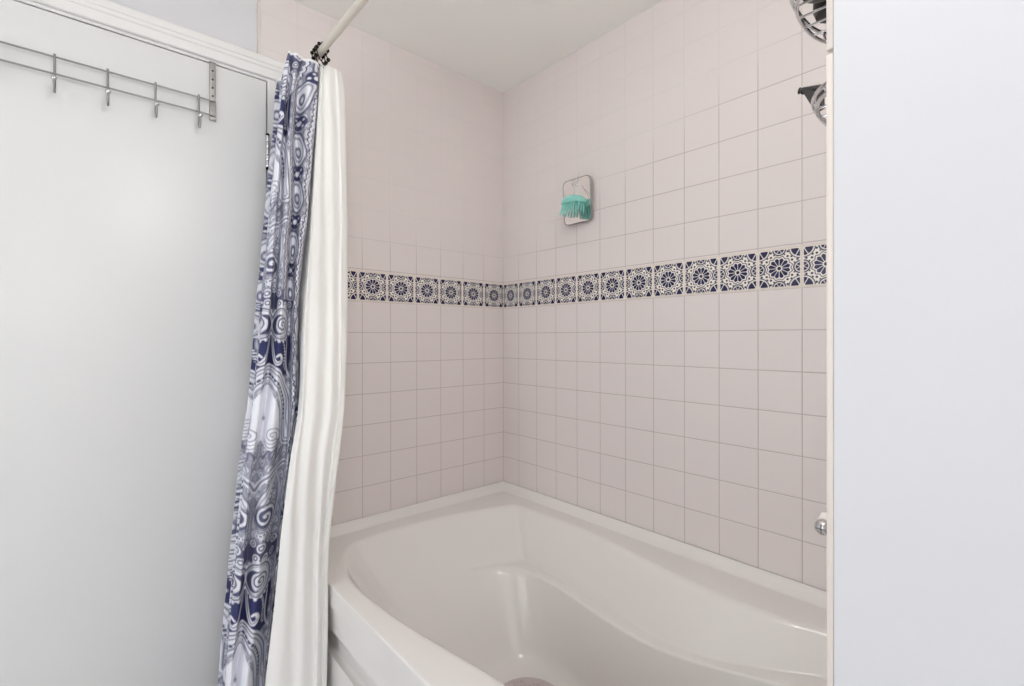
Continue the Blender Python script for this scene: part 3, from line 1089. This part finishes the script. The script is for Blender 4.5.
    stroke([(0, 60), (6, 64), (14, 73), (20, 86), (24, 104)], 1.1, .95, dots=4.5, taper=False)
    # pale heart of the drop
    stroke([(0, 74), (3, 84), (8, 98), (12, 110), (16, 118)], 7.5, .04)
    stroke([(6, 100), (6, 116), (10, 128)], 8, .05)
    spiral(11, 117, 8.5, 2.4, .45, .72)
    stroke([(3, 122), (8, 128), (16, 126), (20, 118), (19, 110)], .6, .75)
    # jagged leaf
    stroke([(4, 138), (9, 131), (11, 139), (16, 130), (17, 139), (23, 131)], .9, .85, taper=False)
    for k in range(5):
        stroke([(5 + k * 4, 150), (8 + k * 4, 143), (12 + k * 4, 138)], .6, .7)
    # crossing bands
    for w, val in ((2.6, .08), (1.0, .75)):
        stroke([(0, 168), (5, 160), (14, 153), (28, 147), (38, 145)], w, val, taper=False)
    for w, val in ((5.5, .8), (4.2, .15), (2.2, .6), (1.0, .1)):
        stroke([(3, 200), (8, 182), (15, 168), (21, 156)], w, val)
    for k in range(9):
        disc(6 + k * 1.8, 195 - k * 4.0, .8, .85)
    stroke([(22, 150), (27, 164), (28, 182), (25, 200)], 2.6, .55)
    stroke([(22, 150), (27, 164), (28, 182), (25, 200)], 1.1, .1)
    # lower swirl head
    disc(14, 190, 10.5, .10)
    spiral(14, 190, 10, 1.7, 1.7, .92, 1, 1.0)
    ringline(14, 190, 10.8, .6, .85)
    stroke([(3, 206), (12, 206), (22, 200), (28, 192)], 2.0, .1)
    stroke([(3, 206), (12, 206), (22, 200), (28, 192)], .8, .9, dots=3)
    # scalloped border and the companion motifs further out
    sc = 33 + 1.6 * np.abs(np.sin(Yr * PI / 6.0))
    put(((X > sc) & (X < sc + 2.2)).astype(float), .12)
    put(((X > sc + 2.2) & (X < sc + 3.2)).astype(float), .95)
    far = (X > 37).astype(float)
    keep = ink.copy()
    for cy, cx in ((20, 48), (72, 48), (118, 48), (170, 48), (212, 48)):
        disc(cx, cy, 8.5, .10, 17)
        ringline(cx, cy, 8.5, .6, .95, 17)
        ringline(cx, cy, 5.8, .5, .8, 12)
        disc(cx, cy + 3, 3.0, .9, 6)
        disc(cx, cy + 3, 1.4, .1, 3)
    for cy in (46, 96, 144, 192, 230):
        disc(48, cy, 8, .98, 7)
        disc(48, cy, 2.4, .1)
        disc(43.5, cy + 3, 1.3, .15)
        disc(44, cy - 3, 1.2, .15)
    return np.clip(ink, 0, 1)


ZT, ZB = 7.0, -10.9
zz = np.linspace(ZB, ZT, 1000)
A = rows_at(PAIS, zz).reshape(len(zz), 7, 2)
# the hidden pleats run back along the rod towards the wall
yR, yL = A[:, 0, 1], A[:, 6, 1]
extra = []
nb = 7
for k in range(nb):
    x = 1.85 - 1.4 * k / (nb - 1)
    y = (yL + (yR - yL) * (.72 if k % 2 == 0 else .2))
    extra.append(np.stack([np.full_like(y, x), y], 1))
ctrl = np.concatenate([A, np.stack(extra, 1)], 1)
per = [26, 24, 44, 42, 40, 26] + [8] * nb
xy = cat_rows(ctrl, per)
# soft wrinkles
s_idx = np.arange(xy.shape[1])[None, :]
wr = .022 * np.sin(s_idx * .11 + 1.1 * zz[:, None]) * np.sin(zz[:, None] * 2.1 + s_idx * .035) + .012 * np.sin(zz[:, None] * 5.3 + s_idx * .07)
fade = np.clip((ZT - zz) / .8, 0, 1)[:, None]
xy[:, :, 0] += wr * fade
seg = np.hypot(np.diff(xy[:, :, 0], axis=1), np.diff(xy[:, :, 1], axis=1))
arc = np.concatenate([np.zeros((len(zz), 1)), np.cumsum(seg, 1)], 1)
iv = sum(per[:4])
sig = (arc[:, iv:iv + 1] - arc)                       # + towards the liner side
SC = 27.0
Xs = sig * SC
Yp = (.55 - zz[:, None]) * 38.5 + 0 * Xs
Xs = np.where(Xs < 0, Xs * .72, Xs)
Xs = Xs + 21 * (zz > .80)[:, None]                 # higher up the mirror axis of the print lies in another fold
ink = paisley(np.abs(Xs), Yp, Xs)
edge = (np.abs(zz - ZT) < .06)[:, None]
pale = np.array(srgb(240, 241, 248)[:3])
navy = np.array(srgb(40, 45, 92)[:3])
colr = pale[None, None] * (1 - ink[:, :, None]) + navy[None, None] * ink[:, :, None]
colr[np.broadcast_to(edge, ink.shape)] = srgb(238, 238, 240)[:3]
pc = NT('paisley_print_cloth')
at = pc.node('ShaderNodeVertexColor', layer_name='print')
pc.set(Base_Color=at.outputs['Color'], Roughness=.75)
wv = pc.noise(900, 1)
pc.bump(wv, .08, .0004)
cur = cloth('shower_curtain', xy, zz, pc.m, colr)
tag(cur, 'navy and white paisley shower curtain gathered at the left of the tub', 'curtain')

# plain white liner
zl = np.linspace(ZB, 7.02, 220)
L = rows_at(LINR, zl).reshape(len(zl), 9, 2)
yR, yL = L[:, 8, 1], L[:, 2, 1]
extra = []
for k in range(6):
    x = np.minimum(1.75, L[:, 8, 0] - .45) - 1.25 * k / 5
    y = yL + (yR - yL) * (.25 if k % 2 == 0 else .85)
    extra.append(np.stack([x, y], 1))
ctrl = np.concatenate([L, np.stack(extra, 1)], 1)
per = [8, 8, 10, 10, 10, 10, 10, 8] + [8] * 6
xy = cat_rows(ctrl, per)
s_idx = np.arange(xy.shape[1])[None, :]
wr = .010 * np.sin(s_idx * .21 + .8 * zl[:, None]) * np.sin(zl[:, None] * 1.7 + s_idx * .09) + .004 * np.sin(zl[:, None] * 4.3 + s_idx * .3)
xy[:, :, 0] += wr * np.clip((6.6 - zl) / 1.0, 0, 1)[:, None]
lin = cloth('shower_curtain_liner', xy, zl, M['liner'])
tag(lin, 'plain white shower curtain liner hanging between the paisley curtain and the tub', 'curtain liner')


# ------------------------------------------------------------------ shaving mirror on the back wall
mx, mz = 4.10, 4.50
mir = empty('shower_mirror', W(mx, -.05, mz), 'small frameless rounded mirror with a hook on the tiled back wall', 'mirror')
tilt = math.radians(3.5)


def mfr(a, b, c):
    """mirror plane: a along the wall, b up, c out of the wall (tiles); leans forward a little at the top"""
    return W(mx + a, -(.17 + c * math.cos(tilt) + b * math.sin(tilt)), mz + b * math.cos(tilt))


o2 = rrect(1.22, 1.52, .17, 8)
MB().prism(o2, -.035, .03, mfr).build('backing', M['clear'], mir)
MB().prism([(a * .955, b * .965) for a, b in o2], .031, .036, mfr).build('mirror_face', M['mirror'], mir)
rim = MB()
rim.tube([mfr(a * .985, b * .988, .03) for a, b in o2], .0011, 6, closed=True)
rim.build('rim', M['nickel'], mir)
MB().lathe([(.022, 0), (.02, .004), (.008, .009), (.006, .014)], W(mx, -.002, mz + .35), (0, -1, 0), 20).build('suction_cup', M['clear'], mir)
hk = MB()
for s in (-1, 1):
    hk.tube([mfr(s * .13 - .05, .78, .02), mfr(s * .10 - .05, .70, .09), mfr(s * .03 - .05, .52, .10)], .0013, 8)
hk.tube([mfr(-.05, .52, .10), mfr(-.05, .50, .16), mfr(-.05, .56, .22)], .0016, 8)
hk.tube([mfr(.08, .78, .0), mfr(.08, .95, .0)], .0010, 6)
hk.build('hook', M['chrome'], mir)

# ------------------------------------------------------------------ teal scrub brush hanging in front of the mirror
bc = (4.30, -.60, 4.20)
br = empty('bath_scrub_brush', W(*bc), 'teal silicone scrub brush with stubby bristles hanging in front of the small mirror', 'brush')
body = MB()
prof = [(0, .30), (.20, .29), (.36, .22), (.45, .10), (.47, 0), (.45, -.07), (.38, -.10), (0, -.10)]
vs = []
nn = 28
for r, h in prof:
    for j in range(nn):
        t = 2 * PI * j / nn
        vs.append(W(bc[0] + r * 1.0 * math.cos(t), bc[1] + .72 * r * math.sin(t) - .15 * h, bc[2] + .12 + h * .72))
fs = [(i * nn + j, i * nn + (j + 1) % nn, (i + 1) * nn + (j + 1) % nn, (i + 1) * nn + j) for i in range(len(prof) - 1) for j in range(nn)]
body.add(vs, fs)
body.build('brush_head', M['teal'], br)
k = 0
for i in range(-3, 4):
    for j in range(-3, 4):
        a = i * .11
        b = j * .11
        if (a / .43) ** 2 + (b / .31) ** 2 > 1:
            continue
        p0 = W(bc[0] + a, bc[1] + b, bc[2] + .06)
        L = .40 - .16 * (a / .43) ** 2
        p1 = W(bc[0] + a * 1.12, bc[1] + b * 1.15 - .06, bc[2] + .06 - L * .55)
        p2 = W(bc[0] + a * 1.2 + .01 * math.sin(i), bc[1] + b * 1.25 - .10, bc[2] + .06 - L)
        MB().tube([p0, p1, p2], [.0040, .0038, .0028], 7).build('bristle', M['teal'], br)
MB().lathe([(.0075, 0), (.0075, .0014), (.004, .002)], W(bc[0] + .02, bc[1] - .06, bc[2] + .12 + .21), (0, -.1, 1), 16).build('hanging_hole', M['dark_teal'], br)
lp = [(bc[0] + a, bc[1] + b, bc[2] + c) for a, b, c in ((.03, -.02, .33), (0, .06, .5), (-.1, .1, .7), (-.14, .12, .83), (-.1, .08, .7), (.04, .0, .5), (.05, -.05, .33))]
MB().tube([W(*p) for p in catmull(lp, 5)], .0009, 6).build('hanging_loop', M['clear'], br)

# ------------------------------------------------------------------ wire caddy on the tap wall, mostly hidden by the partition
cad = empty('shower_caddy', W(XP - .8, -3.7, 5.0), 'chrome wire shower caddy on the tap wall, top right behind the partition edge', 'shower caddy')
CYM = -4.4


def dloop(depth, half, z, p=2.6, n=28):
    pts = []
    for i in range(n + 1):
        a = -PI / 2 + PI * i / n
        cx = math.copysign(abs(math.cos(a)) ** (2 / p), math.cos(a))
        cy = math.copysign(abs(math.sin(a)) ** (2 / p), math.sin(a))
        pts.append((XP - .12 - depth * cx, CYM + half * cy, z))
    return pts


def basket(zt, zb, dt, db, ht, hb, rw, parent):
    g = MB().tube([W(*p) for p in dloop(dt, ht, zt)], rw, 8)
    g.tube([W(*p) for p in dloop(db, hb, zb)], rw * .9, 8)
    g.tube([W(XP - .12, CYM - ht, zt), W(XP - .12, CYM + ht, zt)], rw, 8)
    a = dloop(dt, ht, zt)
    b = dloop(db, hb, zb)
    bk = g.build('basket', M['chrome'], parent)
    s = MB()
    for i in range(2, 28, 4):
        s.tube([W(*a[i]), W(*[(p + q) / 2 for p, q in zip(a[i], b[i])]), W(*b[i])], rw * .6, 6)
    for i in range(-3, 4):
        y = CYM + hb * i / 4
        d = db * (1 - abs(i / 4) ** 2.6) ** (1 / 2.6)
        s.tube([W(XP - .12, y, zb), W(XP - .12 - d, y, zb)], rw * .6, 6)
    s.build('basket_wires', M['chrome'], bk)
    return bk


basket(4.82, 4.62, 1.34, 1.28, 1.38, 1.24, .0034, cad)
basket(3.12, 3.04, 1.04, 1.0, 1.34, 1.30, .0034, cad)
fr = MB()
for s in (-.9, .9):
    fr.tube([W(XP - .1, CYM + s, 3.3), W(XP - .1, CYM + s, 6.3), W(XP - .1, CYM + s * .5, 7.2), W(XP - .3, CYM, 7.55)], .0028, 8)
fr.build('hanger_frame', M['chrome'], cad)


def bottle(x, y, z, r, h, label):
    b = empty('bottle', W(x, y, z), label, 'bottle', 'dark bottles in the wire caddy')
    MB().lathe([(r * .55, 0), (r * .88, .004), (r, .014), (r, h * .72), (r * .8, h * .82), (r * .35, h * .86), (r * .35, h * .9)], W(x, y, z), (0, 0, 1), 24).build('bottle_body', M['black'], b)
    MB().lathe([(r * .42, h * .88), (r * .42, h), (r * .36, h * 1.02)], W(x, y, z), (0, 0, 1), 20).build('bottle_cap', M['black'], b)


bottle(12.74, -4.95, 4.67, .031, .19, 'dark bottle standing nearest the camera in the wire caddy basket')
bottle(12.72, -4.30, 4.67, .031, .21, 'dark bottle standing in the middle of the wire caddy basket')
bottle(12.88, -3.72, 4.67, .031, .18, 'dark bottle at the far end of the wire caddy basket by the back wall')

rz = empty('razor', W(12.6, -4.42, 3.5), 'black razor lying across the lower wire tray, its end sticking out', 'razor')
MB().tube([W(*p) for p in catmull([(12.27, -4.39, 3.68), (12.34, -4.40, 3.65), (12.53, -4.45, 3.59), (12.8, -4.5, 3.50), (13.35, -4.55, 3.22)], 5)], [.0056] + [.0045] * 3 + [.0060] * 12 + [.0055] * 5, 10).build('handle', M['black'], rz)
hd = MB().prism([(12.33, 3.63), (12.60, 3.60), (12.60, 3.30), (12.50, 3.26)], -4.36, -4.48, lambda a, b, c: W(a, c, b))
hd.build('razor_head', M['black'], rz, smooth=False)
sp = MB()
sp.ball(W(12.92, -3.95, 3.27), .030, .75, 1.1, .42, 12)
sb = sp.build('soap_bar', M['soap'])
tag(sb, 'grey brown soap bar in the lower wire tray behind the razor', 'soap')

# ------------------------------------------------------------------ tap handle
fy = -4.0
tap = empty('tub_valve_handle', W(XP, fy, -3.05), 'chrome and white tap handle on the tap wall just showing past the partition edge', 'tap')
MB().lathe([(.055, 0), (.055, .004), (.042, .014), (.02, .02), (.014, .05)], W(XP, fy, -3.05), (-1, 0, 0), 32).build('escutcheon', M['chrome'], tap)
MB().lathe([(.012, .04), (.012, .085), (.013, .09), (.0155, .105), (.017, .125), (.015, .142), (.008, .148), (0, .149)], W(XP, fy, -3.06), (-1, 0, 0), 28).build('knob', M['knob'], tap)
cp = MB()
cp.ball(W(12.53, fy - .17, -3.10), .0138, n=12)
cp.build('cap', M['chrome'], tap)
sc = MB()
sc.box((12.45, fy - .297, -3.11), (12.61, fy - .285, -3.09)).box((12.52, fy - .297, -3.18), (12.54, fy - .285, -3.02))
sc.build('screw_slot', M['nickel'], tap)

# ------------------------------------------------------------------ light, camera, colour management
sc_ = bpy.context.scene
wd = bpy.data.worlds.new('World')
sc_.world = wd
wd.use_nodes = True
wd.node_tree.nodes['Background'].inputs[0].default_value = (.8, .88, 1, 1)
wd.node_tree.nodes['Background'].inputs[1].default_value = .3

cd = bpy.data.cameras.new('camera')
cam = bpy.data.objects.new('camera', cd)
COL.objects.link(cam)
cd.sensor_fit = 'HORIZONTAL'
cd.sensor_width = 36
cd.lens = 481.02 / 1024 * 36
cd.shift_y = -4.989 / 1024
cd.clip_start = .01
yaw, pitch, roll = .8477, -.0011, -.0014
f = Vector((-math.sin(yaw) * math.cos(pitch), math.cos(yaw) * math.cos(pitch), math.sin(pitch)))
r = Vector((math.cos(yaw), math.sin(yaw), 0))
u = r.cross(f)
r2 = r * math.cos(roll) + u * math.sin(roll)
u2 = -r * math.sin(roll) + u * math.cos(roll)
cam.matrix_world = Matrix(((r2.x, u2.x, -f.x, 14.9224 * T), (r2.y, u2.y, -f.y, -12.7111 * T), (r2.z, u2.z, -f.z, Z0 - .1544 * T), (0, 0, 0, 1)))
sc_.camera = cam
sc_.cycles.diffuse_bounces = 8
sc_.cycles.max_bounces = 14
vs_ = sc_.view_settings
vs_.view_transform = 'Standard'
vs_.look = 'None'
vs_.exposure = EXPOSURE
vs_.gamma = 1.0
vs_.use_curve_mapping = False
